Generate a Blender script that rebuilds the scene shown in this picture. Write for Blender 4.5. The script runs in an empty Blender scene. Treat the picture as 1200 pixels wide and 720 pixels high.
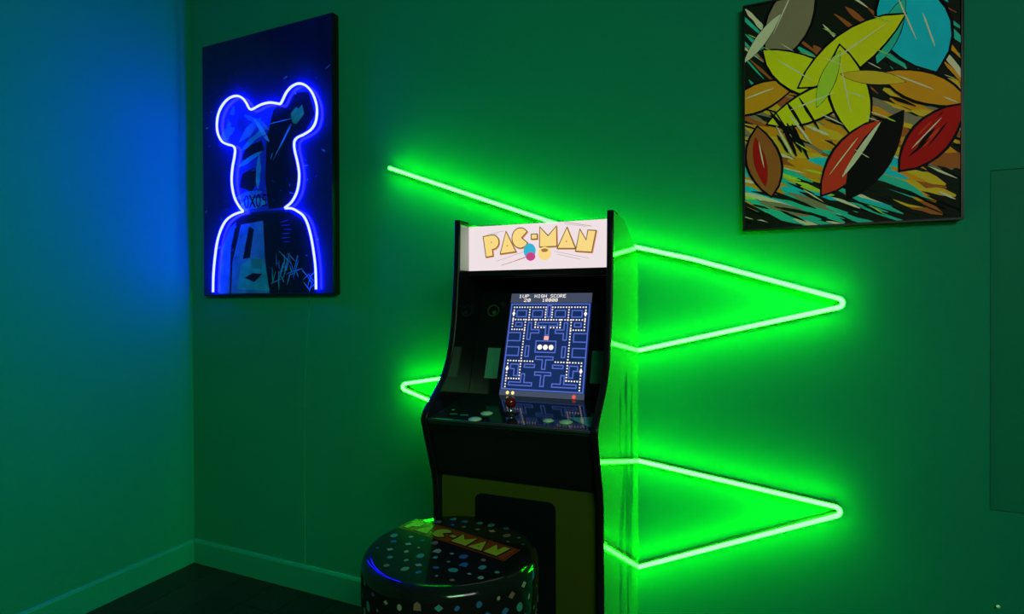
import bpy, bmesh, math, random
from mathutils import Vector, Matrix

S = bpy.context.scene
COL = S.collection
rnd = random.Random(7)

# ------------------------------------------------------------------ camera
YAW, PITCH, ROLL = 0.4039, 0.0066, -0.0039
cam_data = bpy.data.cameras.new('camera')
cam_data.sensor_fit = 'HORIZONTAL'
cam_data.sensor_width = 36.0
cam_data.lens = 36.0 * 642.45 / 1200.0
cam_data.clip_start = 0.02
cam = bpy.data.objects.new('camera', cam_data)
COL.objects.link(cam)
fw = Vector((-math.sin(YAW) * math.cos(PITCH), math.cos(YAW) * math.cos(PITCH), -math.sin(PITCH)))
rt = Vector((math.cos(YAW), math.sin(YAW), 0))
up = rt.cross(fw)
r2 = rt * math.cos(ROLL) + up * math.sin(ROLL)
u2 = up * math.cos(ROLL) - rt * math.sin(ROLL)
M = Matrix((r2, u2, -fw)).transposed().to_4x4()
M.translation = Vector((0, -1.84, 1.25))
cam.matrix_world = M
S.camera = cam

# ------------------------------------------------------------------ world, lights, exposure
world = bpy.data.worlds.new('world')
S.world = world
world.use_nodes = True
world.node_tree.nodes['Background'].inputs[0].default_value = (0.0, 0.0, 0.0, 1)

def area_light(name, loc, target, size, energy, color, size_y=None, spread=180):
    d = bpy.data.lights.new(name, 'AREA')
    d.energy = energy
    d.color = color
    d.size = size
    d.spread = math.radians(spread)
    if size_y:
        d.shape = 'RECTANGLE'
        d.size_y = size_y
    o = bpy.data.objects.new(name, d)
    o.location = loc
    o.rotation_euler = (Vector(target) - Vector(loc)).to_track_quat('-Z', 'Y').to_euler()
    COL.objects.link(o)
    return o

area_light('ceiling_lamp', (1.3, -2.9, 2.68), (-1.4, -0.5, 0.9), 1.8, 53.0, (1.0, 0.95, 0.88), 1.4)
area_light('green_fill_light', (1.2, -3.4, 2.60), (-2.4, -1.0, 0.7), 1.2, 13.0, (0.03, 1.0, 0.20), 0.3, 90)  # unseen green fill, added to brighten the left wall

GREEN_S = 74.0
BLUE_S = 175.0
GREEN = (0.0066, 1.0, 0.0082)
BLUE = (0.0044, 0.0052, 1.0)

S.view_settings.view_transform = 'Standard'
S.view_settings.look = 'None'
S.view_settings.exposure = 0.0
S.view_settings.gamma = 1.0
S.view_settings.use_curve_mapping = False
S.cycles.max_bounces = 8
S.cycles.use_denoising = True
S.cycles.sample_clamp_indirect = 6.0

# ------------------------------------------------------------------ materials
def mat(name, color, rough=0.5, spec=0.5, metal=0.0, coat=0.0, noise=None, bump=None):
    """Principled material; noise=(scale, amount, stretch) varies the colour, bump=(scale, strength) the relief."""
    m = bpy.data.materials.new(name)
    m.use_nodes = True
    nt = m.node_tree
    b = nt.nodes['Principled BSDF']
    b.inputs['Base Color'].default_value = (*color, 1)
    b.inputs['Roughness'].default_value = rough
    b.inputs['Specular IOR Level'].default_value = spec
    b.inputs['Metallic'].default_value = metal
    b.inputs['Coat Weight'].default_value = coat
    b.inputs['Coat Roughness'].default_value = 0.04
    tc = nt.nodes.new('ShaderNodeTexCoord')
    if noise:
        mp = nt.nodes.new('ShaderNodeMapping')
        mp.inputs['Scale'].default_value = noise[2] if len(noise) > 2 else (1, 1, 1)
        nz = nt.nodes.new('ShaderNodeTexNoise')
        nz.inputs['Scale'].default_value = noise[0]
        nz.inputs['Detail'].default_value = 5
        mx = nt.nodes.new('ShaderNodeMix')
        mx.data_type = 'RGBA'
        mx.inputs[6].default_value = (*[c * (1 - noise[1]) for c in color], 1)
        mx.inputs[7].default_value = (*[min(1, c * (1 + noise[1])) for c in color], 1)
        nt.links.new(tc.outputs['Object'], mp.inputs[0])
        nt.links.new(mp.outputs[0], nz.inputs['Vector'])
        nt.links.new(nz.outputs['Fac'], mx.inputs[0])
        nt.links.new(mx.outputs[2], b.inputs['Base Color'])
    if bump:
        nb = nt.nodes.new('ShaderNodeTexNoise')
        nb.inputs['Scale'].default_value = bump[0]
        nb.inputs['Detail'].default_value = 3
        bp = nt.nodes.new('ShaderNodeBump')
        bp.inputs['Strength'].default_value = bump[1]
        bp.inputs['Distance'].default_value = 0.002
        nt.links.new(tc.outputs['Object'], nb.inputs['Vector'])
        nt.links.new(nb.outputs['Fac'], bp.inputs['Height'])
        nt.links.new(bp.outputs[0], b.inputs['Normal'])
    return m

def glow(name, color, strength, rough=0.25):
    m = mat(name, (0.02, 0.02, 0.02), rough, 0.3)
    b = m.node_tree.nodes['Principled BSDF']
    b.inputs['Emission Color'].default_value = (*color, 1)
    b.inputs['Emission Strength'].default_value = strength
    return m

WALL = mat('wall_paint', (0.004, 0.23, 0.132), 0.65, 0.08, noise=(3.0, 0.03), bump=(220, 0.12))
INSET_SHADE = mat('inset_panel_shade', (0.004, 0.195, 0.105), 0.6, 0.08)  # wall green darkened: the shade on this stretch is put into the colour
TRIM = mat('trim_paint', (0.006, 0.27, 0.165), 0.4, 0.3, noise=(6.0, 0.03))
CEIL = mat('ceiling_paint', (0.03, 0.22, 0.18), 0.8, 0.2)
WOOD = [mat('dark_oak_%s' % n, c, 0.32, 0.28, noise=(5.0, 0.45, (0.6, 9, 1)), bump=(60, 0.1))
        for n, c in (('brown', (0.015, 0.012, 0.008)), ('umber', (0.020, 0.015, 0.010)), ('black', (0.011, 0.009, 0.007)))]
GREEN_TUBE = glow('green_neon_silicone', GREEN, GREEN_S)
BLUE_TUBE = glow('blue_neon_silicone', BLUE, BLUE_S)
CHANNEL = mat('grey_silicone', (0.10, 0.12, 0.10), 0.5)
BLACK = mat('black_laminate', (0.006, 0.006, 0.006), 0.42, 0.3, noise=(9, 0.2))
MOLD = mat('black_edge_plastic', (0.005, 0.005, 0.006), 0.35, 0.2)
GLOSS = mat('black_gloss_print', (0.003, 0.005, 0.006), 0.12, 0.18)
OLIVE = mat('olive_yellow_print', (0.036, 0.050, 0.003), 0.45, 0.2, noise=(7, 0.25))
STEEL = mat('brushed_steel', (0.22, 0.20, 0.20), 0.4, 0.4, 1.0)
CHROME = mat('chrome', (0.7, 0.7, 0.7), 0.15, 0.5, 1.0)

# ------------------------------------------------------------------ mesh helpers
class MB:
    def __init__(s):
        s.v, s.f, s.m, s.sm, s.mats = [], [], [], [], []

    def mi(s, m):
        if m not in s.mats:
            s.mats.append(m)
        return s.mats.index(m)

    def add(s, verts, faces, m, smooth=False):
        n = len(s.v)
        s.v += [tuple(p) for p in verts]
        i = s.mi(m)
        for f in faces:
            s.f.append([n + k for k in f])
            s.m.append(i)
            s.sm.append(smooth)

    def box(s, x0, x1, y0, y1, z0, z1, m):
        v = [(x, y, z) for x in (x0, x1) for y in (y0, y1) for z in (z0, z1)]
        s.add(v, [(0, 1, 3, 2), (4, 6, 7, 5), (0, 4, 5, 1), (2, 3, 7, 6), (0, 2, 6, 4), (1, 5, 7, 3)], m)

    def prism(s, poly, fn, a, b, m, smooth=False):
        """poly of 2D points, extruded from a to b through fn(p, q, depth)."""
        n = len(poly)
        v = [fn(p, q, a) for p, q in poly] + [fn(p, q, b) for p, q in poly]
        s.add(v, [list(range(n))[::-1], list(range(n, 2 * n))], m)
        s.add(v, [(i, (i + 1) % n, n + (i + 1) % n, n + i) for i in range(n)], m, smooth)

    def tube(s, path, r, m, n=10, caps=True):
        P = [Vector(p) for p in path]
        ref = Vector((0.123, 0.456, 0.88)).normalized()
        rings = []
        for i, p in enumerate(P):
            t = (P[min(i + 1, len(P) - 1)] - P[max(i - 1, 0)]).normalized()
            a = t.cross(ref).normalized()
            b = t.cross(a).normalized()
            rings.append([p + (a * math.cos(k * math.tau / n) + b * math.sin(k * math.tau / n)) * r for k in range(n)])
        v = [q for ring in rings for q in ring]
        f = [(i * n + k, i * n + (k + 1) % n, (i + 1) * n + (k + 1) % n, (i + 1) * n + k)
             for i in range(len(P) - 1) for k in range(n)]
        s.add(v, f, m, True)
        if caps:
            s.add(rings[0], [list(range(n))], m)
            s.add(rings[-1], [list(range(n))[::-1]], m)

    def sweep(s, path, prof, m, fn):
        """2D path with mitres, profile of (sideways offset, depth), mapped by fn(p, q, depth)."""
        P = [Vector(p) for p in path]
        N = len(prof)
        v = []
        for i, p in enumerate(P):
            d0 = (P[i] - P[i - 1]).normalized() if i else (P[1] - P[0]).normalized()
            d1 = (P[i + 1] - P[i]).normalized() if i < len(P) - 1 else d0
            n0 = Vector((-d0.y, d0.x)); n1 = Vector((-d1.y, d1.x))
            n = (n0 + n1).normalized()
            k = 1 / max(0.35, n.dot(n0))
            for o, dep in prof:
                q = p + n * o * k
                v.append(fn(q.x, q.y, dep))
        f = [(i * N + k, i * N + (k + 1) % N, (i + 1) * N + (k + 1) % N, (i + 1) * N + k)
             for i in range(len(P) - 1) for k in range(N)]
        s.add(v, f, m, True)
        s.add(v[:N], [list(range(N))], m)
        s.add(v[-N:], [list(range(N))[::-1]], m)

    def lathe(s, prof, m, n=48, c=(0, 0)):
        v, idx = [], []
        for r, z in prof:
            if r < 1e-6:
                idx.append([len(v)] * n)
                v.append((c[0], c[1], z))
            else:
                idx.append(list(range(len(v), len(v) + n)))
                v += [(c[0] + r * math.cos(k * math.tau / n), c[1] + r * math.sin(k * math.tau / n), z) for k in range(n)]
        f = []
        for a, b in zip(idx, idx[1:]):
            for k in range(n):
                q = []
                for e in (a[k], a[(k + 1) % n], b[(k + 1) % n], b[k]):
                    if e not in q:
                        q.append(e)
                if len(q) > 2:
                    f.append(q)
        s.add(v, f, m, True)

    def flat(s, poly, fn, dep, m):
        s.add([fn(p, q, dep) for p, q in poly], [list(range(len(poly)))], m)

    def build(s, name, parent=None, bevel=0.0, segs=2, label=None):
        me = bpy.data.meshes.new(name)
        me.from_pydata(s.v, [], s.f)
        for m in s.mats:
            me.materials.append(m)
        for p, i, sm in zip(me.polygons, s.m, s.sm):
            p.material_index = i
            p.use_smooth = sm
        bm = bmesh.new()
        bm.from_mesh(me)
        bmesh.ops.remove_doubles(bm, verts=bm.verts, dist=1e-6)
        bm.to_mesh(me)
        bm.free()
        me.update()
        o = bpy.data.objects.new(name, me)
        COL.objects.link(o)
        if parent:
            o.parent = parent
        if bevel:
            b = o.modifiers.new('bevel', 'BEVEL')
            b.width = bevel
            b.segments = segs
            b.limit_method = 'ANGLE'
        if label:
            o['label'] = label
        return o

def thing(name, label, cat, loc=(0, 0, 0), rz=0.0):
    o = bpy.data.objects.new(name, None)
    o.empty_display_size = 0.1
    o.location = loc
    o.rotation_euler = (0, 0, rz)
    o['label'] = label
    o['category'] = cat
    COL.objects.link(o)
    return o

def structure(o):
    o['kind'] = 'structure'
    return o

def ellipse(cx, cy, rx, ry, n=20, rot=0.0):
    c, s = math.cos(rot), math.sin(rot)
    return [(cx + rx * math.cos(t) * c - ry * math.sin(t) * s, cy + rx * math.cos(t) * s + ry * math.sin(t) * c)
            for t in [k * math.tau / n for k in range(n)]]

def smooth_path(pts, per=6):
    out = []
    for i in range(len(pts) - 1):
        p0, p1, p2, p3 = pts[max(i - 1, 0)], pts[i], pts[i + 1], pts[min(i + 2, len(pts) - 1)]
        for k in range(per):
            t = k / per
            out.append(tuple(0.5 * (2 * b + (c - a) * t + (2 * a - 5 * b + 4 * c - d) * t * t + (3 * b - a - 3 * c + d) * t ** 3)
                             for a, b, c, d in zip(p0, p1, p2, p3)))
    out.append(tuple(pts[-1]))
    return out

def fillet(pts, r, n=7):
    out = [Vector(pts[0])]
    for a, b, c in zip(pts, pts[1:], pts[2:]):
        a, b, c = Vector(a), Vector(b), Vector(c)
        u, w = (a - b).normalized(), (c - b).normalized()
        ang = u.angle(w)
        if ang > 2.9:
            out.append(b)
            continue
        t = r / math.tan(ang / 2)
        cen = b + (u + w).normalized() * (r / math.sin(ang / 2))
        p, q = b + u * t - cen, b + w * t - cen
        tot = p.angle(q)
        sgn = 1 if p.x * q.y - p.y * q.x > 0 else -1
        for k in range(n + 1):
            h = sgn * tot * k / n
            out.append(cen + Vector((p.x * math.cos(h) - p.y * math.sin(h), p.x * math.sin(h) + p.y * math.cos(h))))
    out.append(Vector(pts[-1]))
    return out

def clip(poly, x0, x1, y0, y1):
    for ax, lim, sg in ((0, x0, 1), (0, x1, -1), (1, y0, 1), (1, y1, -1)):
        out = []
        for i in range(len(poly)):
            a, b = poly[i - 1], poly[i]
            ia, ib = sg * (a[ax] - lim) >= 0, sg * (b[ax] - lim) >= 0
            if ia != ib:
                t = (lim - a[ax]) / (b[ax] - a[ax])
                out.append((a[0] + (b[0] - a[0]) * t, a[1] + (b[1] - a[1]) * t))
            if ib:
                out.append(b)
        poly = out
        if len(poly) < 3:
            return []
    return poly

# ------------------------------------------------------------------ room
XL, XR, YF, ZC = -2.474, 2.30, -4.2, 2.75
NX0, NX1, NZ0, NZ1 = 0.596, 0.98, 0.694, 1.598          # shallow niche in the back wall

b = MB()                                                # back wall, with the niche opening
for x0, x1, z0, z1 in ((XL, NX0, 0, ZC), (NX1, XR, 0, ZC), (NX0, NX1, 0, NZ0), (NX0, NX1, NZ1, ZC)):
    b.box(x0, x1, 0, 0.10, z0, z1, WALL)
b.box(NX0, NX1, 0.012, 0.10, NZ0, NZ1, WALL)
structure(b.build('wall_back'))
b = MB(); b.box(NX0 + .001, NX1 - .001, 0.0015, 0.0115, NZ0 + .001, NZ1 - .001, INSET_SHADE); structure(b.build('trim_1', bevel=.001))
b = MB(); b.box(XL - 0.1, XL, YF, 0.10, 0, ZC, WALL); structure(b.build('wall_left'))
b = MB(); b.box(XR, XR + 0.1, YF, 0.10, 0, ZC, WALL); structure(b.build('wall_right'))
b = MB(); b.box(XL - 0.1, XR + 0.1, YF - 0.1, YF, 0, ZC, WALL); structure(b.build('wall_front'))
b = MB(); b.box(XL - 0.1, XR + 0.1, YF - 0.1, 0.10, ZC, ZC + 0.1, CEIL); structure(b.build('ceiling'))

b = MB(); b.box(XL - 0.1, XR + 0.1, YF - 0.1, 0.10, -0.10, -0.012, BLACK)
floor = structure(b.build('floor'))
# planks run along the left wall, laid edge to edge with a fine recessed joint
plank_len, plank_w = 1.4, 0.178
plank_meshes = []
for w in WOOD:
    b = MB()
    b.box(0, plank_w - 0.003, 0, plank_len - 0.003, -0.012, 0, w)
    o = b.build('plank')
    plank_meshes.append(o.data)
    bpy.data.objects.remove(o)
x, row = XL, 0
while x < XR:
    y = YF - (row * 0.53) % plank_len
    while y < 0:
        w_here = min(plank_w, XR - x)
        y0, y1 = max(y, YF), min(y + plank_len, 0)
        if y1 - y0 > 0.05 and w_here > 0.02:
            p = bpy.data.objects.new('plank', rnd.choice(plank_meshes))
            p.scale = (w_here / plank_w, (y1 - y0) / plank_len, 1)
            p.location = (x, y0, rnd.uniform(-0.0006, 0))
            p.parent = floor
            COL.objects.link(p)
        y += plank_len
    x += plank_w
    row += 1

prof = [(0, 0), (0.013, 0), (0.013, 0.100), (0.009, 0.109), (0.004, 0.1127), (0, 0.1127)]
b = MB(); b.prism(prof, lambda p, q, d: (d, -p, q), XL + 0.0001, XR, TRIM); structure(b.build('baseboard_back'))
b = MB(); b.prism(prof, lambda p, q, d: (XL + p, d, q), YF, -0.0131, TRIM); structure(b.build('baseboard_left'))

# ------------------------------------------------------------------ green neon strip zig-zag on the back wall
strip_pts = [(-1.296, 1.787), (-0.625, 1.533), (-0.337, 1.434), (-0.156, 1.387), (0.287, 1.246), (-0.318, 1.096), (-1.06, 0.967), (-1.281, 0.928), (-1.117, 0.879), (-0.319, 0.733), (0.28, 0.657), (-0.314, 0.39), (-0.63, 0.25)]
pp = fillet(strip_pts, 0.013)
strip = thing('neon_strip_light', 'green glowing neon strip zigzagging along the wall behind the arcade cabinet', 'light', (-0.5, 0, 1.0))
to = lambda p, q, d: (p + 0.5, d, q - 1.0)
b = MB(); b.sweep(pp, [(-0.0045, -0.0005), (0.0045, -0.0005), (0.0055, -0.0298), (-0.0055, -0.0298)], CHANNEL, to)
b.build('mounting_channel', strip, label='dark silicone channel behind the glowing tube')
b = MB(); b.sweep(pp, [(0.0063 * math.cos(t), -0.0360 + 0.0063 * math.sin(t)) for t in [k * math.tau / 10 for k in range(10)]], GREEN_TUBE, to)
b.build('glow_tube', strip)

# ------------------------------------------------------------------ bear picture with blue neon
PX0, PX1, PZ0, PZ1 = -2.346, -1.572, 1.291, 2.459
pic = thing('neon_bear_picture', 'tall dark blue picture with a glowing blue neon bear outline, near the room corner', 'picture', ((PX0 + PX1) / 2, 0, PZ0))
ox = (PX0 + PX1) / 2
pt = lambda p, q, d: (p - ox, d, q - PZ0)
NAVY = mat('navy_print', (0.004, 0.005, 0.055), 0.16, 0.4, noise=(5, 0.7))
b = MB(); b.box(PX0 - ox, PX1 - ox, -0.036, -0.001, 0, PZ1 - PZ0, MOLD); b.build('frame', pic, 0.002)
b = MB(); b.box(PX0 - ox + 0.003, PX1 - ox - 0.003, -0.040, -0.0362, 0.003, PZ1 - PZ0 - 0.003, NAVY); b.build('printed_panel', pic, 0.001)
bear = [(-2.263, 1.307), (-2.26, 1.383), (-2.25, 1.461), (-2.233, 1.539), (-2.207, 1.596), (-2.175, 1.633), (-2.135, 1.653),
        (-2.095, 1.662), (-2.070, 1.667), (-2.091, 1.688), (-2.122, 1.734), (-2.138, 1.799), (-2.134, 1.862), (-2.12, 1.915),
        (-2.116, 1.949), (-2.130, 1.966), (-2.164, 1.977), (-2.199, 1.995), (-2.224, 2.033), (-2.23, 2.075), (-2.221, 2.12),
        (-2.195, 2.157), (-2.156, 2.182), (-2.111, 2.188), (-2.074, 2.176), (-2.046, 2.149), (-2.031, 2.125), (-2.017, 2.114),
        (-1.995, 2.117), (-1.953, 2.127), (-1.905, 2.128), (-1.862, 2.118), (-1.844, 2.114), (-1.832, 2.126), (-1.809, 2.157),
        (-1.778, 2.178), (-1.739, 2.184), (-1.701, 2.169), (-1.668, 2.135), (-1.647, 2.09), (-1.642, 2.048), (-1.651, 2.007),
        (-1.675, 1.981), (-1.713, 1.966), (-1.752, 1.956), (-1.767, 1.938), (-1.764, 1.902), (-1.751, 1.858), (-1.741, 1.806),
        (-1.745, 1.755), (-1.760, 1.716), (-1.787, 1.684), (-1.822, 1.664), (-1.795, 1.661), (-1.772, 1.655), (-1.749, 1.643),
        (-1.721, 1.625), (-1.698, 1.591), (-1.679, 1.536), (-1.665, 1.47), (-1.655, 1.398), (-1.653, 1.312)]
bear = [(-2.095, 1.6625) if p == (-2.095, 1.662) else p for p in bear]
b = MB()
b.tube([pt(p[0], p[1], -0.055) for p in smooth_path(bear, 4)], 0.0050, BLUE_TUBE, 8)
b.build('neon_tube', pic, label='glowing blue neon tube bent into a bear outline')
# printed smoky brush strokes inside and around the outline
ink = [mat('ink_%s' % n, c, 0.18, 0.3, noise=(16, 0.75)) for n, c in (
    ('teal', (0.02, 0.30, 0.36)), ('steel', (0.03, 0.17, 0.40)), ('midnight', (0.003, 0.003, 0.012)),
    ('sky', (0.06, 0.42, 0.60)), ('moss', (0.03, 0.34, 0.07)), ('cobalt', (0.015, 0.03, 0.30)))]
TEAL_I, STEEL_I, NIGHT_I, SKY_I, MOSS_I, COB_I = ink
art = MB()
lay = [0]
def paint(poly, m):
    poly = clip(poly, PX0 + 0.006, PX1 - 0.006, PZ0 + 0.006, PZ1 - 0.006)
    if poly:
        lay[0] += 1
        art.flat(poly[::-1] if sum(a[0] * c[1] - c[0] * a[1] for a, c in zip(poly, poly[1:] + poly[:1])) < 0 else poly,
                 pt, -0.0403 - lay[0] * 0.00002, m)
def lens(x, y, L, w, ang, m, paintf, jag=0.25):
    c, s = math.cos(ang), math.sin(ang)
    up_, dn = [], []
    for k in range(6):
        t = k / 5
        h = w * (0.25 + math.sin(math.pi * t) ** 0.6) * (1 + rnd.uniform(-jag, jag))
        up_.append((t * L - L / 2, h)); dn.append((t * L - L / 2, -h * rnd.uniform(0.6, 1.1)))
    paintf([(x + p * c - q * s, y + p * s + q * c) for p, q in up_ + dn[::-1]], m)
inside = [p for p in bear if p[1] > 1.66]
paint(inside, COB_I)
paint([(-2.250, 1.30), (-2.235, 1.50), (-2.19, 1.60), (-2.10, 1.650), (-1.81, 1.650), (-1.73, 1.60), (-1.68, 1.45), (-1.665, 1.30)], NIGHT_I)
paint([(-2.245, 1.30), (-2.225, 1.50), (-2.17, 1.60), (-2.13, 1.625), (-2.165, 1.50), (-2.175, 1.30)], STEEL_I)
paint([(-2.165, 1.30), (-2.155, 1.44), (-2.10, 1.61), (-1.965, 1.62), (-1.955, 1.45), (-1.93, 1.30)], STEEL_I)
paint([(-2.13, 1.32), (-2.10, 1.43), (-2.02, 1.46), (-1.96, 1.45), (-1.93, 1.31)], TEAL_I)
paint([(-2.08, 1.37), (-2.03, 1.39), (-1.97, 1.385), (-2.02, 1.35)], NIGHT_I)
paint([(-2.09, 1.455), (-2.05, 1.60), (-2.02, 1.585), (-2.045, 1.46)], NIGHT_I)
paint([(-2.04, 1.455), (-1.965, 1.452), (-1.975, 1.405), (-2.03, 1.41)], mat('ink_sea', (0.02, 0.22, 0.20), 0.2))
paint([(-1.94, 1.98), (-1.90, 2.10), (-1.80, 2.16), (-1.70, 2.15), (-1.665, 2.05), (-1.72, 1.98), (-1.78, 1.93), (-1.76, 1.80), (-1.78, 1.70), (-1.84, 1.67), (-1.93, 1.67), (-1.95, 1.80)], NIGHT_I)
paint([(-2.10, 1.90), (-2.06, 1.96), (-1.97, 1.975), (-1.955, 1.93), (-2.05, 1.90)], NIGHT_I)
paint([(-2.11, 1.78), (-2.09, 1.84), (-2.01, 1.86), (-1.99, 1.80), (-2.03, 1.755)], NIGHT_I)
for x, y, L, w, a, m in ((-2.16, 2.09, .13, .016, 1.2, STEEL_I), (-2.12, 2.06, .15, .018, -.8, COB_I), (-2.04, 2.03, .16, .016, .6, STEEL_I),
                         (-2.02, 1.985, .16, .012, .5, TEAL_I), (-2.0, 2.06, .17, .012, -.5, STEEL_I), (-1.97, 2.02, .14, .010, -.9, SKY_I),
                         (-2.04, 1.90, .15, .010, .35, TEAL_I), (-1.99, 1.84, .15, .012, 1.5, TEAL_I), (-2.05, 1.74, .16, .012, .1, STEEL_I),
                         (-2.02, 1.70, .16, .018, .0, TEAL_I), (-2.05, 1.69, .14, .014, .15, STEEL_I), (-2.18, 2.03, .10, .02, .4, STEEL_I)):
    lens(x, y, L, w, a, m, paint)
paint([(-1.79, 2.03), (-1.80, 2.07), (-1.77, 2.095), (-1.755, 2.085), (-1.735, 2.10), (-1.725, 2.06), (-1.745, 2.04), (-1.77, 2.02)], MOSS_I)
for x, y, L, a in ((-1.86, 2.045, .13, .05), (-1.85, 1.955, .18, .95), (-1.83, 1.975, .12, .95)):
    lens(x, y, L, .0016, a, SKY_I, paint)
for k in range(6):
    lens(-1.83 + rnd.uniform(-.01, .01), 1.61 - k * .018, .05, .002, rnd.uniform(-.1, .2), COB_I, paint)
for k in range(26):                                    # scribbled tag at the lower right of the print
    lens(-1.83 + rnd.uniform(-.09, .07), 1.40 + rnd.uniform(-.05, .055), rnd.uniform(.03, .09), .0022, rnd.choice((1.2, 1.6, .3, -.7, 2.0)), rnd.choice((TEAL_I, STEEL_I, TEAL_I)), paint)
for k in range(9):
    lens(-1.70 + rnd.uniform(-.03, .04), 1.34 + rnd.uniform(-.03, .05), .05, .0014, rnd.choice((.6, -.8, 1.2)), SKY_I, paint)
for k in range(70):                                    # specks and smears over the night background
    lens(rnd.uniform(PX0, PX1), rnd.uniform(PZ0, PZ0 + .95), rnd.uniform(.004, .03), rnd.uniform(.0008, .003), rnd.uniform(0, 3), rnd.choice((STEEL_I, COB_I, COB_I, TEAL_I)), paint)
art.build('brush_print', pic)
# painted letters on the chin
def stroke_poly(pts, w, closed=False):
    """Quads along a polyline, used for drawn lines."""
    out = []
    P = list(pts) + ([pts[0]] if closed else [])
    for a, c in zip(P, P[1:]):
        dx, dy = c[0] - a[0], c[1] - a[1]
        L = math.hypot(dx, dy) or 1
        ux, uy = dx / L * w / 2, dy / L * w / 2
        out.append([(a[0] - ux + uy, a[1] - uy - ux), (c[0] + ux + uy, c[1] + uy - ux), (c[0] + ux - uy, c[1] + uy + ux), (a[0] - ux - uy, a[1] - uy + ux)])
    return out
b = MB()
lx = -2.075
for ch in 'OXOS':
    if ch == 'O':
        segs = stroke_poly(ellipse(lx + .015, 1.71, .012, .026, 12), .006, True)
    elif ch == 'X':
        segs = stroke_poly([(lx, 1.685), (lx + .03, 1.735)], .007) + stroke_poly([(lx, 1.735), (lx + .03, 1.685)], .007)
    else:
        segs = stroke_poly([(lx + .026, 1.732), (lx + .008, 1.735), (lx + .006, 1.714), (lx + .024, 1.708), (lx + .024, 1.688), (lx + .004, 1.686)], .006)
    for i, q in enumerate(segs):
        b.flat(q, pt, -0.0445 - i * .00002, NIGHT_I)
    lx += .036
b.build('painted_lettering', pic)
CLEARC = mat('clear_cord', (0.006, 0.23, 0.14), 0.4, 0.2)
b = MB(); b.tube([pt(-1.738, 1.30, -0.004), pt(-1.742, 1.20, -0.0035), pt(-1.752, 1.10, -0.003), pt(-1.765, 0.92, -0.003), pt(-1.772, 0.60, -0.003), pt(-1.772, 0.115, -0.003)], 0.0013, CLEARC, 6)
b.build('power_cord', pic, label='thin clear cord hanging down the wall')

# ------------------------------------------------------------------ painting on the right
QX0, QX1, QZ0, QZ1 = -0.009, 0.530, 1.468, 2.150
paintg = thing('abstract_painting', 'colourful abstract painting of yellow, cyan, orange and red leaf shapes, above the green neon tip', 'painting', (QX0, 0, QZ0))
qt = lambda p, q, d: (p - QX0, d, q - QZ0)
b = MB()
for x0, x1, z0, z1 in ((QX0, QX1, QZ0, QZ0 + .006), (QX0, QX1, QZ1 - .006, QZ1), (QX0, QX0 + .006, QZ0 + .006, QZ1 - .006), (QX1 - .006, QX1, QZ0 + .006, QZ1 - .006)):
    b.box(x0 - QX0, x1 - QX0, -0.030, -0.001, z0 - QZ0, z1 - QZ0, MOLD)
b.build('frame', paintg, 0.001)
pc = {n: mat('paint_%s' % n, c, 0.5, 0.04, noise=(14, 0.12)) for n, c in dict(
    dark=(0.010, 0.016, 0.010), teal=(0.03, 0.62, 0.48), cyan=(0.01, 0.66, 0.88), orange=(0.95, 0.36, 0.015), ochre=(0.92, 0.55, 0.03),
    yellow=(0.98, 0.86, 0.01), taupe=(0.34, 0.26, 0.16), red=(0.60, 0.010, 0.008), cream=(0.92, 0.80, 0.55), rust=(0.50, 0.13, 0.03),
    lime=(0.62, 0.85, 0.05), brick=(0.85, 0.05, 0.02), black=(0.004, 0.004, 0.004)).items()}
b = MB(); b.box(.006, QX1 - QX0 - .006, -0.026, -0.002, .006, QZ1 - QZ0 - .006, pc['dark']); b.build('canvas', paintg)
art2 = MB()
lay2 = [0]
def paint2(poly, m):
    poly = clip(poly, QX0 + .006, QX1 - .006, QZ0 + .006, QZ1 - .006)
    if poly:
        lay2[0] += 1
        if sum(a[0] * c[1] - c[0] * a[1] for a, c in zip(poly, poly[1:] + poly[:1])) < 0:
            poly = poly[::-1]
        art2.flat(poly, qt, -0.0262 - lay2[0] * 0.000007, m)
W_, H_ = QX1 - QX0, QZ1 - QZ0
def at(u, v):
    return QX0 + u * W_, QZ0 + v * H_
def strokes(n, u0, u1, v0, v1, cols, ang, L=(.05, .16), w=(.002, .007)):
    for _ in range(n):
        x_, y_ = at(rnd.uniform(u0, u1), rnd.uniform(v0, v1))
        lens(x_, y_, rnd.uniform(*L), rnd.uniform(*w), ang + rnd.uniform(-.12, .12), pc[rnd.choice(cols)], paint2)
strokes(64, 0, 1, .55, 1, ['teal', 'dark', 'cream', 'dark', 'rust', 'teal'], -.85)
strokes(120, 0, 1, .20, .56, ['orange', 'ochre', 'taupe', 'rust', 'orange', 'ochre'], -.5, (.08, .2), (.006, .016))
strokes(22, .7, 1, .05, .5, ['orange', 'ochre', 'orange', 'rust'], -.45, (.08, .16), (.008, .016))
strokes(60, 0, .75, .07, .28, ['teal', 'teal', 'cyan', 'teal', 'lime', 'orange'], -.42, (.08, .2), (.005, .013))
strokes(34, 0, .7, 0, .16, ['dark', 'dark', 'teal', 'dark', 'cream', 'taupe'], -.38, (.08, .2), (.003, .010))
strokes(60, .0, 1, .04, .55, ['dark', 'black', 'cream', 'black'], -.45, (.04, .12), (.0012, .004))
strokes(22, .72, 1, .55, 1, ['teal', 'orange', 'dark', 'cream', 'teal'], -1.0, (.06, .14), (.003, .008))
def shape(poly, m, edge=.0075):
    cx = sum(p[0] for p in poly) / len(poly); cy = sum(p[1] for p in poly) / len(poly)
    fat = []
    for p in poly:
        d = math.hypot(p[0] - cx, p[1] - cy) or 1
        fat.append((p[0] + (p[0] - cx) / d * edge, p[1] + (p[1] - cy) / d * edge))
    paint2(fat, pc['black']); paint2(poly, pc[m])
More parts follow.
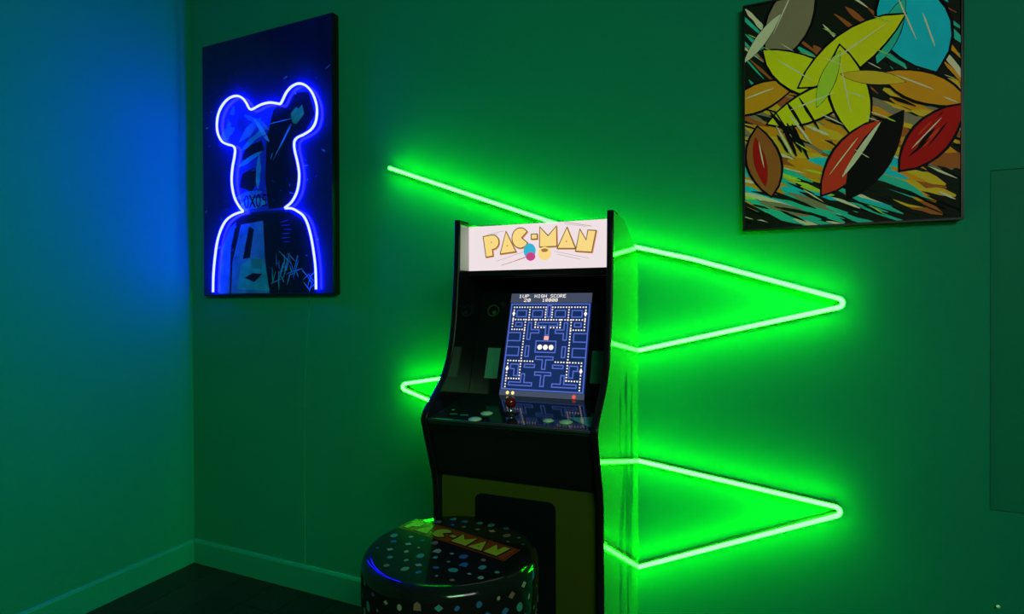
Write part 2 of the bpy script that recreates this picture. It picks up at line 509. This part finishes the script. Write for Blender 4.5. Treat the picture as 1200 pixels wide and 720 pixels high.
def leaf(u, v, L, w, ang, m, edge=.0075):
    x_, y_ = at(u, v)
    up_, dn = [], []
    for k in range(9):
        t = k / 8
        h = w * math.sin(math.pi * t) ** .75 + .001
        up_.append((t * L - L / 2, h * (1 + .25 * t))); dn.append((t * L - L / 2, -h * (1.2 - .4 * t)))
    c_, s_ = math.cos(ang), math.sin(ang)
    shape([(x_ + p * c_ - q * s_, y_ + p * s_ + q * c_) for p, q in up_ + dn[::-1]], m, edge)
leaf(.24, .90, .26, .055, 1.15, 'taupe')                            # taupe leaf, upper left
leaf(.10, .84, .16, .014, .9, 'cream', .002)
leaf(.80, .80, .30, .070, 1.9, 'cyan')                              # cyan leaves, upper right
leaf(.70, .78, .18, .022, 1.2, 'teal', .003)
leaf(.08, .58, .20, .036, .25, 'orange')                            # orange leaves, left and right
leaf(.84, .53, .22, .034, -.55, 'orange')
for k_, (u_, v_, L_y, w_y, a_y, m_y) in enumerate(((.30, .66, .27, .045, 2.45, 'yellow'), (.52, .72, .30, .050, .55, 'yellow'), (.36, .52, .26, .040, .30, 'yellow'),
                                                   (.52, .55, .28, .042, 1.75, 'yellow'), (.42, .62, .16, .018, 1.2, 'lime'), (.62, .60, .16, .016, -.3, 'ochre'))):
    leaf(u_, v_, L_y, w_y, a_y, m_y, .0075 if m_y == 'yellow' else .002)      # fan of yellow leaves in the middle
leaf(.11, .30, .21, .040, 1.75, 'rust')                             # dark red leaves along the bottom
leaf(.09, .30, .15, .014, 1.75, 'red', .001)
leaf(.52, .28, .24, .040, .95, 'brick')
leaf(.63, .28, .27, .042, 1.05, 'black', .002)
leaf(.57, .31, .17, .006, 1.0, 'cream', .0005)
leaf(.87, .33, .21, .042, .85, 'red')
strokes(8, .8, .94, .27, .40, ['red', 'brick', 'black'], .85, (.04, .08), (.002, .004))
strokes(10, .18, .34, .36, .52, ['black', 'black', 'cream'], -1.1, (.06, .12), (.002, .005))
for u_, v_, L_w, a_w in ((.20, .93, .12, 1.15), (.76, .84, .16, 1.9), (.86, .76, .10, 1.85), (.08, .60, .09, .25), (.80, .56, .10, -.55), (.26, .68, .12, 2.45), (.56, .755, .16, .55),
                         (.34, .535, .12, .30), (.50, .57, .14, 1.75), (.095, .33, .08, 1.75), (.49, .29, .12, .95), (.85, .35, .10, .85)):
    lens(u_ * W_ + QX0, v_ * H_ + QZ0, L_w, .0016, a_w, pc['cream'], paint2)
strokes(20, .05, .95, .05, .95, ['cream', 'cream', 'lime'], -.6, (.03, .07), (.0008, .0016))
art2.build('brush_strokes', paintg)

# ------------------------------------------------------------------ pin on the right of the wall
PIN = mat('white_pin_plastic', (0.9, 0.9, 0.9), 0.3)
b = MB()
b.lathe([(0, 0), (.0012, 0), (.0012, .004), (.0042, .004), (.0046, .007), (.003, .009), (0, .0095)], PIN, 14)
pin = b.build('push_pin')
pin.location = (0.612, 0, 0.442); pin.rotation_euler = (math.pi / 2, 0, 0)
pin['label'] = 'tiny white push pin in the green wall, bottom right, below the niche'
pin['category'] = 'pin'

# ------------------------------------------------------------------ arcade cabinet (local: x across, y = 0.3 - depth from the wall, z up)
TH, XS = 0.03, -0.324
CW, T = 0.452, 0.016
org = (XS - 0.226 * math.cos(TH) + 0.3 * math.sin(TH), -0.226 * math.sin(TH) - 0.3 * math.cos(TH), 0)
arc = thing('arcade_cabinet', 'tall black upright arcade cabinet with lit marquee and screen, standing against the wall', 'arcade machine', org, TH)
L_ = lambda l, d, z: (l + 0.226, 0.3 - d, z)
front = [(.581, 0), (.581, .70), (.583, .770), (.590, .806), (.605, .850), (.628, .912), (.6395, .944), (.6425, .957), (.640, .967), (.628, .980),
         (.592, 1.008), (.560, 1.032), (.532, 1.060), (.507, 1.100), (.489, 1.150), (.476, 1.210), (.468, 1.270), (.460, 1.345), (.455, 1.420), (.453, 1.484)]
backp = [(.300, 1.484), (.125, 1.431), (.048, 1.404), (.048, 0)]
# side art: bright panel with dark streaked figures low down, all one printed skin
SIDE = mat('glossy_side_print', (0.055, 0.30, 0.03), 0.06, 0.6, coat=0.4)
nt = SIDE.node_tree
pb = nt.nodes['Principled BSDF']
tc = nt.nodes.new('ShaderNodeTexCoord'); mp = nt.nodes.new('ShaderNodeMapping'); nz = nt.nodes.new('ShaderNodeTexNoise'); cr = nt.nodes.new('ShaderNodeValToRGB')
mp.inputs['Scale'].default_value = (1, 9, 2.2)
mp.inputs['Location'].default_value = (0, 1.3, 0.4)
nz.inputs['Scale'].default_value = 1.6; nz.inputs['Detail'].default_value = 2
cr.color_ramp.elements[0].position = 0.45; cr.color_ramp.elements[0].color = (0.003, 0.012, 0.010, 1)
cr.color_ramp.elements[1].position = 0.53; cr.color_ramp.elements[1].color = (0.05, 0.42, 0.03, 1)
nt.links.new(tc.outputs['Object'], mp.inputs[0]); nt.links.new(mp.outputs[0], nz.inputs['Vector'])
sx_ = nt.nodes.new('ShaderNodeSeparateXYZ'); nt.links.new(tc.outputs['Object'], sx_.inputs[0])
def mapr(src, a, b_, lo, hi):
    n = nt.nodes.new('ShaderNodeMapRange')
    for k, v in zip(('From Min', 'From Max', 'To Min', 'To Max'), (a, b_, lo, hi)):
        n.inputs[k].default_value = v
    nt.links.new(src, n.inputs['Value'])
    return n.outputs[0]
def math2(op, a, b_):
    n = nt.nodes.new('ShaderNodeMath'); n.operation = op
    for k, v in enumerate((a, b_)):
        if isinstance(v, float):
            n.inputs[k].default_value = v
        else:
            nt.links.new(v, n.inputs[k])
    return n.outputs[0]
top_ = mapr(sx_.outputs['Z'], 1.02, 1.10, 0.0, 0.35)                 # the printed figures keep to the lower middle of the panel
edge_ = mapr(math2('ABSOLUTE', math2('SUBTRACT', sx_.outputs['Y'], 0.03), 0.0), 0.10, 0.18, 0.0, 0.35)
fac_ = math2('ADD', math2('ADD', nz.outputs['Fac'], top_), edge_)
nt.links.new(fac_, cr.inputs[0]); nt.links.new(cr.outputs[0], pb.inputs['Base Color'])
INNER = mat('grey_inner_laminate', (0.55, 0.52, 0.50), 0.5, noise=(10, .05))
for l0, l1 in ((-T, 0), (-CW, -CW + T)):
    b = MB()
    b.prism(front + backp, lambda p, q, d: L_(d, p, q), l0 + .0003, l1 - .0003, SIDE if l0 == -T else GLOSS)
    b.build('side_panel', arc)
    b = MB()                                             # rubber edge moulding round the front and top
    path = front + [(.400, 1.484)]
    b.sweep(path, [(.0012, l0 - .0005), (-.0022, l0 - .0005), (-.0030, l0 + .003), (-.0030, l1 - .003), (-.0022, l1 + .0005), (.0012, l1 + .0005)], MOLD,
            lambda p, q, d: L_(d, p, q))
    b.build('edge_molding', arc)
i0, i1 = -CW + T, -T
def slab(pts, name, m, l0=i0 + .0005, l1=i1 - .0005, bevel=0.0, label=None, parent=None):
    b = MB(); b.prism(pts, lambda p, q, d: L_(d, p, q), l0, l1, m)
    return b.build(name, parent or arc, bevel, label=label)
slab([(.050, .02), (.050, 1.39), (.062, 1.39), (.062, .02)], 'back_panel', BLACK)
slab([(.050, 1.396), (.300, 1.474), (.398, 1.474), (.398, 1.466), (.302, 1.466), (.052, 1.3905)], 'top_panel', BLACK)
# marquee
MARQ = glow('backlit_marquee', (1.0, 0.86, 0.89), 0.86)
marq = slab([(.385, 1.345), (.385, 1.4735), (.399, 1.4735), (.399, 1.345)], 'marquee', MARQ, label='white backlit marquee with yellow lettering')
# inner cheeks beside the marquee
for la, lb in ((i0, i0 + .0016), (i1 - .0016, i1)):
    slab([(.400, 1.345), (.400, 1.474), (.4505, 1.474), (.4560, 1.345)], 'marquee_cheek', INNER, la, lb, label='pale inner cheek beside the marquee')
slab([(.399, 1.3445), (.410, 1.3445), (.405, 1.330), (.300, 1.330), (.300, 1.3445)], 'marquee_ledge', BLACK)
# marquee lettering, drawn as flat print just proud of the panel
LY = glow('print_yellow', (1.0, 0.72, 0.24), 0.95); LO = glow('print_orange', (1.0, 0.36, 0.14), 0.75)
LK = glow('print_brown', (0.16, 0.10, 0.03), 0.9); LC = glow('print_cyan', (0.05, 0.55, 0.80), 0.8)
LM = glow('print_magenta', (0.72, 0.06, 0.28), 0.8); LG = glow('print_grey', (0.62, 0.42, 0.45), 0.8); LB = glow('print_brownish', (0.45, 0.22, 0.04), 0.8)
mq = lambda p, q, d: L_(i0 + p, .3992 + d, 1.345 + q)
GL = {'P': [(0, 0), (-.02, 1), (.55, 1)] + [(.55 + .42 * math.cos(t), .66 + .34 * math.sin(t)) for t in [math.pi / 2 - k * math.pi / 8 for k in range(1, 9)]] + [(.45, .32), (.45, 0)],
      'A': [(0, 0), (.5, 1), (1, 0)],
      'C': [(.5 + .5 * math.cos(t), .5 + .5 * math.sin(t)) for t in [.62 + k * (math.tau - 1.24) / 20 for k in range(21)]] + [(.55, .5)],
      '-': [(0, 0), (0, 1), (1, 1), (1, 0)],
      'M': [(0, 0), (.02, 1), (.5, .52), (.98, 1), (1, 0)],
      'N': [(0, 0), (.12, 1), (.56, .50), (.62, 1), (1.05, 1), (.92, 0)]}
def glyph(mb, ch, x0, x1, y0, y1, rot, fn, fill, line, shadow, dot, step=.0002, e=.0027, sh=(.0022, -.0022), solid_dash=True):
    cx, cy = (x0 + x1) / 2, (y0 + y1) / 2
    def tr(p, q, grow=0., off=(0, 0)):
        x_, y_ = x0 + p * (x1 - x0) - cx, y0 + q * (y1 - y0) - cy
        return (cx + x_ * math.cos(rot) - y_ * math.sin(rot) + off[0], cy + x_ * math.sin(rot) + y_ * math.cos(rot) + off[1])
    base = [tr(p, q) for p, q in GL[ch]]
    def grown(poly, g):
        n, out = len(poly), []
        ar = sum(a[0] * c[1] - c[0] * a[1] for a, c in zip(poly, poly[1:] + poly[:1]))
        sg = 1 if ar > 0 else -1
        for i in range(n):
            a, p, c = Vector(poly[i - 1]), Vector(poly[i]), Vector(poly[(i + 1) % n])
            d0, d1 = (p - a).normalized(), (c - p).normalized()
            n0, n1 = Vector((d0.y, -d0.x)) * sg, Vector((d1.y, -d1.x)) * sg
            m_ = (n0 + n1)
            m_ = m_.normalized() if m_.length > 1e-6 else n0
            q = p + m_ * g / max(.5, m_.dot(n0))
            out.append((q.x, q.y))
        return out
    ol = grown(base, e)
    def put(poly, k, m):
        ar = sum(a[0] * c[1] - c[0] * a[1] for a, c in zip(poly, poly[1:] + poly[:1]))
        mb.flat(poly if ar > 0 else poly[::-1], fn, k * step, m)
    if shadow:
        put([(p + sh[0], q + sh[1]) for p, q in ol], 1, shadow)
    put(ol, 2, line)
    put(base, 3, fill)
    if dot and ch in 'PA':
        d = tr(.5, .33) if ch == 'A' else tr(.48, .66)
        put(ellipse(d[0], d[1], .0020, .0020, 8), 4, dot)
b = MB()
for ch, x0, x1, y0, y1, rot in (('P', .053, .098, .043, .101, .13), ('A', .099, .144, .050, .108, .10), ('C', .138, .186, .062, .117, .05), ('-', .196, .211, .086, .097, .0),
                                ('M', .220, .268, .063, .115, .0), ('A', .273, .321, .056, .110, -.04), ('N', .326, .372, .045, .101, -.10)):
    glyph(b, ch, x0, x1, y0, y1, rot, mq, LY, LK, LO, LB)
b.build('marquee_lettering', marq, label='yellow capital letters with brown outlines')
for x0, y0, x1, y1, m in ((.088, .026, .178, .052, LG), (.104, .014, .178, .034, LB), (.128, .020, .178, .036, LM), (.262, .048, .358, .026, LG), (.270, .040, .335, .024, LG),
                          (.288, .128, .366, .112, LB), (.292, .122, .350, .112, LG), (.060, .104, .112, .112, LG), (.062, .100, .090, .104, LG)):
    b = MB()
    for q in stroke_poly([(x0, y0), (x1, y1)], .0012):
        b.flat(q, mq, .0001, m)
    b.build('speed_line', marq)
# plain colour spots under the lettering
for cx, cy, rx, ry, dd, m in ((.190, .052, .018, .021, .0012, LC), (.193, .036, .014, .012, .0014, LM), (.234, .043, .019, .019, .0012, LY), (.234, .052, .010, .005, .0014, LB)):
    b = MB(); b.flat(ellipse(cx, cy, rx, ry, 18), mq, dd, m); b.build('colour_spot', marq)
# monitor bezel and screen: plane tilts from depth .283 at z 1.33 to .405 at z .985
bz = lambda l, q, d: L_(l, .2833 + q * .3336 + d * .9487, 1.330 - q * .9427 + d * .3163)   # q runs down the plane
BZ_LEN = .366
b = MB()
b.prism([(i0 + .0006, 0), (i1 - .0006, 0), (i1 - .0006, BZ_LEN), (i0 + .0006, BZ_LEN)], bz, -.012, 0, GLOSS)
bezel = b.build('screen_bezel', arc)
sl0, sl1, sq0, sq1 = -.3385, -.0905, .054, .366 - .002
SCR = glow('screen_glass', (0.012, 0.045, 0.26), 0.42, 0.12)
SGREY = glow('screen_grey_band', (0.06, 0.075, 0.13), 0.9, 0.12)
LINE = glow('maze_line_blue', (0.11, 0.18, 0.72), 0.8); DOT = glow('maze_dot_white', (1, 0.92, 0.86), 1.1)
SYEL = glow('screen_yellow', (1, 0.78, 0.22), 1.2); SRED = glow('screen_red', (0.95, 0.10, 0.08), 1.0); SPNK = glow('screen_pink', (1.0, 0.45, 0.40), 1.0)
SDK = glow('screen_dark_blue', (0.006, 0.012, 0.10), 0.6, 0.12)
sw, shh = sl1 - sl0, sq1 - sq0
sc = lambda u, v, d: bz(sl0 + u * sw, sq0 + (1 - v) * shh, .0008 + d)          # u, v in 0..1, v up
b = MB()
b.prism([(0, 0), (1, 0), (1, 1), (0, 1)], sc, -.0008, 0, SCR)
b.flat([(0, .905), (1, .905), (1, 1), (0, 1)], sc, .0002, SGREY)
b.flat([(0, 0), (1, 0), (1, .055), (0, .055)], sc, .0002, SGREY)
screen = b.build('screen', arc, label='lit screen showing a blue maze full of white dots')
GX, GY = 24.0, 26.0
mz = lambda x, y, d: sc(.02 + .96 * x / GX, .065 + .825 * y / GY, .0004 + d)
half = [  # left half of a plain symmetrical maze, mirrored below
    [(2, 22), (5, 22), (5, 24), (2, 24)], [(7, 22), (10, 22), (10, 24), (7, 24)],
    [(2, 19), (4, 19), (4, 20.2), (2, 20.2)], [(6, 15), (7, 15), (7, 17), (9.5, 17), (9.5, 18), (7, 18), (7, 20.2), (6, 20.2)],
    [(0, 14.5), (3.9, 14.5), (3.9, 17), (0, 17)], [(0, 10), (3.9, 10), (3.9, 12.6), (0, 12.6)],
    [(6, 9.8), (7, 9.8), (7, 13), (6, 13)], [(2, 6), (3.2, 6), (3.2, 4), (4.4, 4), (4.4, 7.4), (2, 7.4)],
    [(6.2, 6.6), (9.3, 6.6), (9.3, 7.5), (6.2, 7.5)], [(2, 1.2), (9, 1.2), (9, 2.1), (6.6, 2.1), (6.6, 4.6), (5.6, 4.6), (5.6, 2.1), (2, 2.1)]]
mid = [[(11.5, 22), (12.5, 22), (12.5, 25.6), (11.5, 25.6)], [(9, 19.2), (11.5, 19.2), (11.5, 16.4), (12.5, 16.4), (12.5, 19.2), (15, 19.2), (15, 20.2), (9, 20.2)],
       [(9, 11.2), (15, 11.2), (15, 14.6), (9, 14.6)], [(9.4, 9), (11.5, 9), (11.5, 6.2), (12.5, 6.2), (12.5, 9), (14.6, 9), (14.6, 9.9), (9.4, 9.9)],
       [(9.6, 4.4), (11.5, 4.4), (11.5, 1.2), (12.5, 1.2), (12.5, 4.4), (14.4, 4.4), (14.4, 5.3), (9.6, 5.3)]]
polys = [p for p in half] + [[(GX - x, y) for x, y in p] for p in half] + mid
b = MB()
n_ = 0
for p in polys + [[(0, 0), (GX, 0), (GX, GY), (0, GY)]]:
    for q in stroke_poly(p, .34, True):
        n_ += 1
        ar = sum(a[0] * c[1] - c[0] * a[1] for a, c in zip(q, q[1:] + q[:1]))
        b.flat(q if ar > 0 else q[::-1], mz, .0002 + n_ * 1e-6, LINE)
b.build('maze_lines', screen)
def in_box(x, y):
    for p in polys:
        xs = [a for a, _ in p]; ys = [c for _, c in p]
        if min(xs) - .35 < x < max(xs) + .35 and min(ys) - .35 < y < max(ys) + .35:
            return True
    return False
b = MB()
dots = set()
for x0, y0, x1, y1 in ((1, 25, 11, 25), (1, 21.1, 23, 21.1), (1, 18, 5, 18), (1, 18, 1, 25), (6, 21, 6, 25), (11, 21.1, 11, 25), (5, 8.4, 5, 21.1), (1, 8.4, 8.6, 8.4),
                       (1, 3.0, 1, 8.4), (8.2, 18.8, 8.2, 21.1), (5, 3.2, 5, 8.4), (1, 3.1, 5, 3.1), (1, .6, 1, 3.1), (8.2, 18.7, 11, 18.7)):
    n = max(1, round(max(abs(x1 - x0), abs(y1 - y0)) / .86))
    for k in range(n + 1):
        dots.add((round(x0 + (x1 - x0) * k / n, 1), round(y0 + (y1 - y0) * k / n, 1)))
for x_, y_ in sorted(dots):
    for X_ in (x_, GX - x_):
        b.flat([(X_ - .2, y_ - .2), (X_ + .2, y_ - .2), (X_ + .2, y_ + .2), (X_ - .2, y_ + .2)], mz, .0006 + X_ * 1e-6, DOT)
for x_, y_ in ((1, 23), (23, 23), (1, 6), (23, 6)):
    b.flat([(x_ - .5, y_), (x_, y_ - .8), (x_ + .5, y_), (x_, y_ + .8)], mz, .0008, DOT)
b.build('maze_dots', screen)
def marker(poly, fn, m):
    b = MB(); b.flat(poly, fn, .0008, m); b.build('game_marker', screen)
for x_ in (10.3, 12, 13.7):
    marker(ellipse(x_, 12.7, .75, .8, 10), mz, DOT)
marker([(11.3, 14.9), (12.7, 14.9), (12.7, 16.1), (11.3, 16.1)], mz, SPNK)
for x_ in (.10, .165):
    marker(ellipse(x_, .030, .020, .017, 10), sc, SYEL)
marker(ellipse(.885, .026, .022, .018, 10), sc, SRED)
FONT = {'1': '00100 01100 00100 00100 00100 00100 01110', 'U': '10001 10001 10001 10001 10001 10001 01110', 'P': '11110 10001 10001 11110 10000 10000 10000',
        'H': '10001 10001 10001 11111 10001 10001 10001', 'I': '01110 00100 00100 00100 00100 00100 01110', 'G': '01110 10001 10000 10111 10001 10001 01110',
        'S': '01111 10000 10000 01110 00001 00001 11110', 'C': '01110 10001 10000 10000 10000 10001 01110', 'O': '01110 10001 10001 10001 10001 10001 01110',
        'R': '11110 10001 10001 11110 10100 10010 10001', 'E': '11111 10000 10000 11110 10000 10000 11111', '0': '01110 10011 10101 10101 10101 11001 01110',
        '2': '01110 10001 00001 00110 01000 10000 11111', ' ': '00000 00000 00000 00000 00000 00000 00000'}
b = MB()
def words(t, u, v, cw=.0066, ch=.0052):
    for k, c in enumerate(t):
        for r_, row_ in enumerate(FONT[c].split()):
            for q_, bit in enumerate(row_):
                if bit == '1':
                    x_, y_ = u + (k * 6 + q_) * cw, v - r_ * ch
                    b.flat([(x_, y_), (x_ + cw, y_), (x_ + cw, y_ + ch), (x_, y_ + ch)], sc, .0007, DOT)
words('1UP', .10, .984, .0076, .0048); words('20', .17, .943, .0076, .0048); words('HIGH SCORE', .30, .984, .0066, .0048); words('10000', .40, .943, .0066, .0048)
b.build('score_lettering', screen)
# faint printed marks on the bezel
GLYPH = mat('dim_green_print', (0.014, 0.06, 0.02), 0.3); CARD = mat('instruction_card', (0.03, 0.17, 0.11), 0.25, noise=(30, .3))
for l0, l1, z0, z1 in ((-.392, -.352, 1.032, 1.118), (-.078, -.036, 1.032, 1.118)):
    q0, q1 = (1.330 - z1) / .9427, (1.330 - z0) / .9427
    b = MB(); b.prism([(l0, q0), (l1, q0), (l1, q1), (l0, q1)], bz, .0004, .0012, CARD)
    b.build('instruction_card', bezel, label='dim green printed card beside the screen')
for lc, zc, rr in ((-.392, 1.228, .018), (-.044, 1.262, .018)):
    b = MB()
    for q in stroke_poly(ellipse(lc, (1.330 - zc) / .9427, rr, rr * .95, 16), .0035, True):
        b.flat(q[::-1], bz, .0008, GLYPH)
    b.flat(ellipse(lc + .004, (1.330 - zc) / .9427 + .006, .007, .006, 10)[::-1], bz, .0008, GLYPH)
    b.build('bezel_emblem', bezel)
# control deck
DZ = lambda d: .988 - (d - .41) * (.988 - .962) / (.640 - .41)
DECK = mat('glossy_deck_print', (0.003, 0.014, 0.014), 0.08, 0.35)
deck = slab([(.400, DZ(.400)), (.636, DZ(.636)), (.636, DZ(.636) - .016), (.400, DZ(.400) - .016)], 'control_deck', DECK, bevel=.0015)
slab([(.6365, .9622), (.6402, .9612), (.6402, .9560), (.6365, .9540)], 'deck_edge_strip', STEEL, label='thin bright metal strip along the deck edge')
dk = lambda l, dd, h: L_(l, dd, DZ(dd) + h)
JADE = mat('jade_print', (0.05, 0.26, 0.17), 0.12); PALE = mat('pale_button_plastic', (0.30, 0.45, 0.34), 0.25)
RED = mat('red_ball_plastic', (0.12, 0.004, 0.004), 0.15, 0.5)
for q, m in (([(-.092, .560), (-.018, .622), (-.018, .566), (-.030, .540)], JADE), ([(-.392, .604), (-.372, .600), (-.376, .592), (-.394, .596)], JADE),
             ([(-.362, .607), (-.340, .603), (-.344, .594), (-.364, .598)], JADE), ([(-.405, .570), (-.398, .570), (-.398, .562), (-.405, .562)], PALE)):
    b = MB(); b.flat(q, dk, .0006, m); b.build('deck_decal', deck, label='small jade green shape printed on the deck')
for l, dd, rr in ((-.312, .622, .0155), (-.303, .572, .0150), (-.132, .592, .0125), (-.088, .592, .0150)):
    b = MB()
    P = [(0, .009), (rr * .55, .0085), (rr * .8, .0085), (rr, .006), (rr, 0), (rr * 1.22, .0), (rr * 1.22, -.001)]
    P = [(0, .0045), (rr * .70, .0040), (rr * .78, .0030), (rr * .80, .0018), (rr * 1.05, .0016), (rr * 1.10, 0), (rr * 1.10, -.002)]
    b.lathe([(r_, z_ + DZ(dd)) for r_, z_ in P], PALE, 20, L_(l, dd, 0)[:2])
    b.build('button', deck, label='pale push button on the control deck')
jl, jd = -.243, .556
jb = MB(); jb.lathe([(0, DZ(jd) + .004), (.020, DZ(jd) + .003), (.024, DZ(jd)), (.024, DZ(jd) - .002)], MOLD, 24, L_(jl, jd, 0)[:2]); joy = jb.build('joystick', arc)
jb = MB(); jb.tube([L_(jl, jd, DZ(jd)), L_(jl, jd, DZ(jd) + .022)], .0045, CHROME, 12); jb.build('shaft', joy)
jb = MB(); zc = DZ(jd) + .027
jb.lathe([(.0145 * math.sin(k * math.pi / 12), zc - .0145 * math.cos(k * math.pi / 12)) for k in range(13)], RED, 20, L_(jl, jd, 0)[:2]); jb.build('ball', joy, label='dark red ball knob')
# body below the deck
slab([(.6355, .9460), (.625, .925), (.600, .860), (.582, .815), (.566, .797), (.550, .797), (.566, .815), (.585, .860), (.610, .930), (.620, .9460)], 'lower_front_panel', BLACK)
kick = slab([(.548, .03), (.566, .03), (.566, .7965), (.548, .7965)], 'kick_panel', OLIVE, label='olive yellow lower front panel with a dark rounded door shape')
rr_ = .018
door = []
for cx, cz, a0 in ((-.122 - rr_, .761 - rr_, 0), (-.338 + rr_, .761 - rr_, math.pi / 2), (-.338 + rr_, .16 + rr_, math.pi), (-.122 - rr_, .16 + rr_, 1.5 * math.pi)):
    door += [(cx + rr_ * math.cos(a0 + k * math.pi / 12), cz + rr_ * math.sin(a0 + k * math.pi / 12)) for k in range(7)]
b = MB(); b.prism(door, lambda p, q, d: L_(p, d, q), .5662, .5685, GLOSS); b.build('coin_door', kick, label='black rounded coin door on the kick panel')
slab([(.052, 0), (.560, 0), (.560, .0195), (.052, .0195)], 'base_panel', BLACK)

# ------------------------------------------------------------------ stool
SX, SY, SZ = -0.593, -0.796, 0.722
stool = thing('round_stool', 'round padded stool in glossy black printed vinyl, in front of the arcade cabinet', 'stool', (SX, SY, 0))
VINYL = mat('glossy_black_vinyl', (0.006, 0.006, 0.007), 0.10, 0.40)
def ztop(r):
    return SZ - 0.05 * r * r
P = [(0, ztop(0)), (.05, ztop(.05)), (.10, ztop(.10)), (.150, ztop(.150)), (.166, ztop(.166) - .0002), (.172, SZ - .0024), (.178, SZ - .0050), (.1830, SZ - .0090), (.1865, SZ - .0145), (.1885, SZ - .021), (.1895, SZ - .030),
     (.190, SZ - .080), (.189, SZ - .115), (.185, SZ - .138), (.178, SZ - .153), (.168, SZ - .162), (.150, SZ - .167), (0, SZ - .167)]
P = [(r_ * 1.005, z_) for r_, z_ in P]
b = MB(); b.lathe(P, VINYL, 72); seat = b.build('seat', stool)
icon = [mat('vinyl_print_%s' % n, c, 0.12, 0.5, coat=.3) for n, c in (('teal', (0.04, 0.18, 0.18)), ('blue', (0.02, 0.09, 0.22)), ('cream', (0.22, 0.22, 0.17)), ('pink', (0.18, 0.09, 0.08)), ('sage', (0.10, 0.20, 0.12)))]
BAND = mat('vinyl_print_rust', (0.22, 0.035, 0.004), 0.12, 0.5, coat=.3, noise=(12, .3)); BANDK = mat('vinyl_print_maroon', (0.02, 0.004, 0.003), 0.12, .5, coat=.3); TYEL = mat('vinyl_print_yellow', (0.34, 0.33, 0.02), 0.12, 0.5, coat=.3)
b = MB()
def on_top(p, q, d):
    return (p, q, ztop(math.hypot(p, q)) + .0004 + d)
ANG = -0.195
bc = (-0.006, 0.036)                                     # centre of the printed band on the seat
def band(p, q, d):                                       # band coordinates: p along the words, q across
    return on_top(bc[0] + p * math.cos(ANG) - q * math.sin(ANG), bc[1] + p * math.sin(ANG) + q * math.cos(ANG), d)
def band_grid(x0, x1, y0, y1, d, m, n=14):
    for k in range(n):
        for j in range(3):
            xa, xb = x0 + (x1 - x0) * k / n, x0 + (x1 - x0) * (k + 1) / n
            ya, yb = y0 + (y1 - y0) * j / 3, y0 + (y1 - y0) * (j + 1) / 3
            b.flat([(xa, ya), (xb, ya), (xb, yb), (xa, yb)], band, d, m)
band_grid(-.158, .152, -.031, .035, 0, BANDK); band_grid(-.156, .150, -.029, .033, .0002, BAND); band_grid(-.152, .147, -.0265, .0305, .0003, BANDK); band_grid(-.1505, .1455, -.025, .029, .0004, BAND)
x_ = -.146
for ch, w_ in (('P', .036), ('A', .042), ('C', .046), ('-', .018), ('M', .046), ('A', .042), ('N', .042)):
    y0, y1 = (-.020, .024) if ch != '-' else (-.003, .008)
    glyph(b, ch, x_, x_ + w_ - .004, y0, y1, 0, lambda p, q, d: band(p, q, d + .0005), TYEL, BANDK, BANDK, BANDK, .00015, .0018, (.002, -.002))
    x_ += w_ + .001
b.build('seat_lettering', seat, label='yellow capital letters on a rust red band across the seat')
b = MB()
rnd2 = random.Random(3)
def in_band(x, y):
    dx, dy = x - bc[0], y - bc[1]
    p = dx * math.cos(ANG) + dy * math.sin(ANG); q = -dx * math.sin(ANG) + dy * math.cos(ANG)
    return -.17 < p < .165 and -.042 < q < .046
def icon_poly(k, x, y, s, a):
    if k == 0:
        return ellipse(x, y, s, s * .8, 9, a)
    if k == 1:
        return ellipse(x, y, s * .6, s * .6, 8, a)
    if k == 2:
        return [(x + s * c, y + s * d) for c, d in ((-.8, -.7), (.8, -.7), (.7, .5), (.0, 1), (-.7, .5))]
    return [(x + s * c, y + s * d) for c, d in ((-.9, 0), (0, -.7), (.9, 0), (0, .7))]
for i in range(-4, 5):
    for j in range(-4, 5):
        x = i * .036 + (j % 2) * .018 + rnd2.uniform(-.005, .005); y = j * .033 + rnd2.uniform(-.005, .005)
        if math.hypot(x, y) < .160 and not in_band(x, y):
            s = rnd2.choice((.0055, .0065, .0095, .0105))
            p = icon_poly(rnd2.randrange(4), x, y, s, rnd2.uniform(0, 3))
            ar = sum(a[0] * c[1] - c[0] * a[1] for a, c in zip(p, p[1:] + p[:1]))
            b.flat(p if ar > 0 else p[::-1], on_top, 0, rnd2.choice(icon))
def side_r(z):
    for (r0, z0), (r1, z1) in zip(P, P[1:]):
        if z1 <= z <= z0:
            return r0 + (r1 - r0) * (z0 - z) / max(1e-6, z0 - z1)
    return .19
def on_side(p, q, d):                                    # p arc length, q height
    r = side_r(q) + .0007
    return (r * math.cos(p / .19), r * math.sin(p / .19), q)
for j in range(4):
    for i in range(32):
        p = (i + (j % 2) * .5) * math.tau * .19 / 32 + rnd2.uniform(-.005, .005); z = SZ - .034 - j * .029 + rnd2.uniform(-.005, .005)
        s = rnd2.choice((.0055, .0065, .0095, .0105))
        b_ = icon_poly(rnd2.randrange(4), p, z, s, rnd2.uniform(0, 3))
        ar = sum(a[0] * c[1] - c[0] * a[1] for a, c in zip(b_, b_[1:] + b_[:1]))
        b.flat(b_ if ar > 0 else b_[::-1], on_side, 0, rnd2.choice(icon))
o = b.build('printed_dots', seat, label='small teal, blue, cream and pink shapes printed all over the vinyl')
o['kind'] = 'stuff'
b = MB(); b.lathe([(0, SZ - .168), (.15, SZ - .168), (.15, SZ - .180), (.03, SZ - .190), (.022, SZ - .20), (.022, .035), (.03, .03), (.15, .018), (.165, .008), (.165, 0), (0, 0)], MOLD, 40)
b.build('pedestal', stool, label='black pedestal base under the seat')
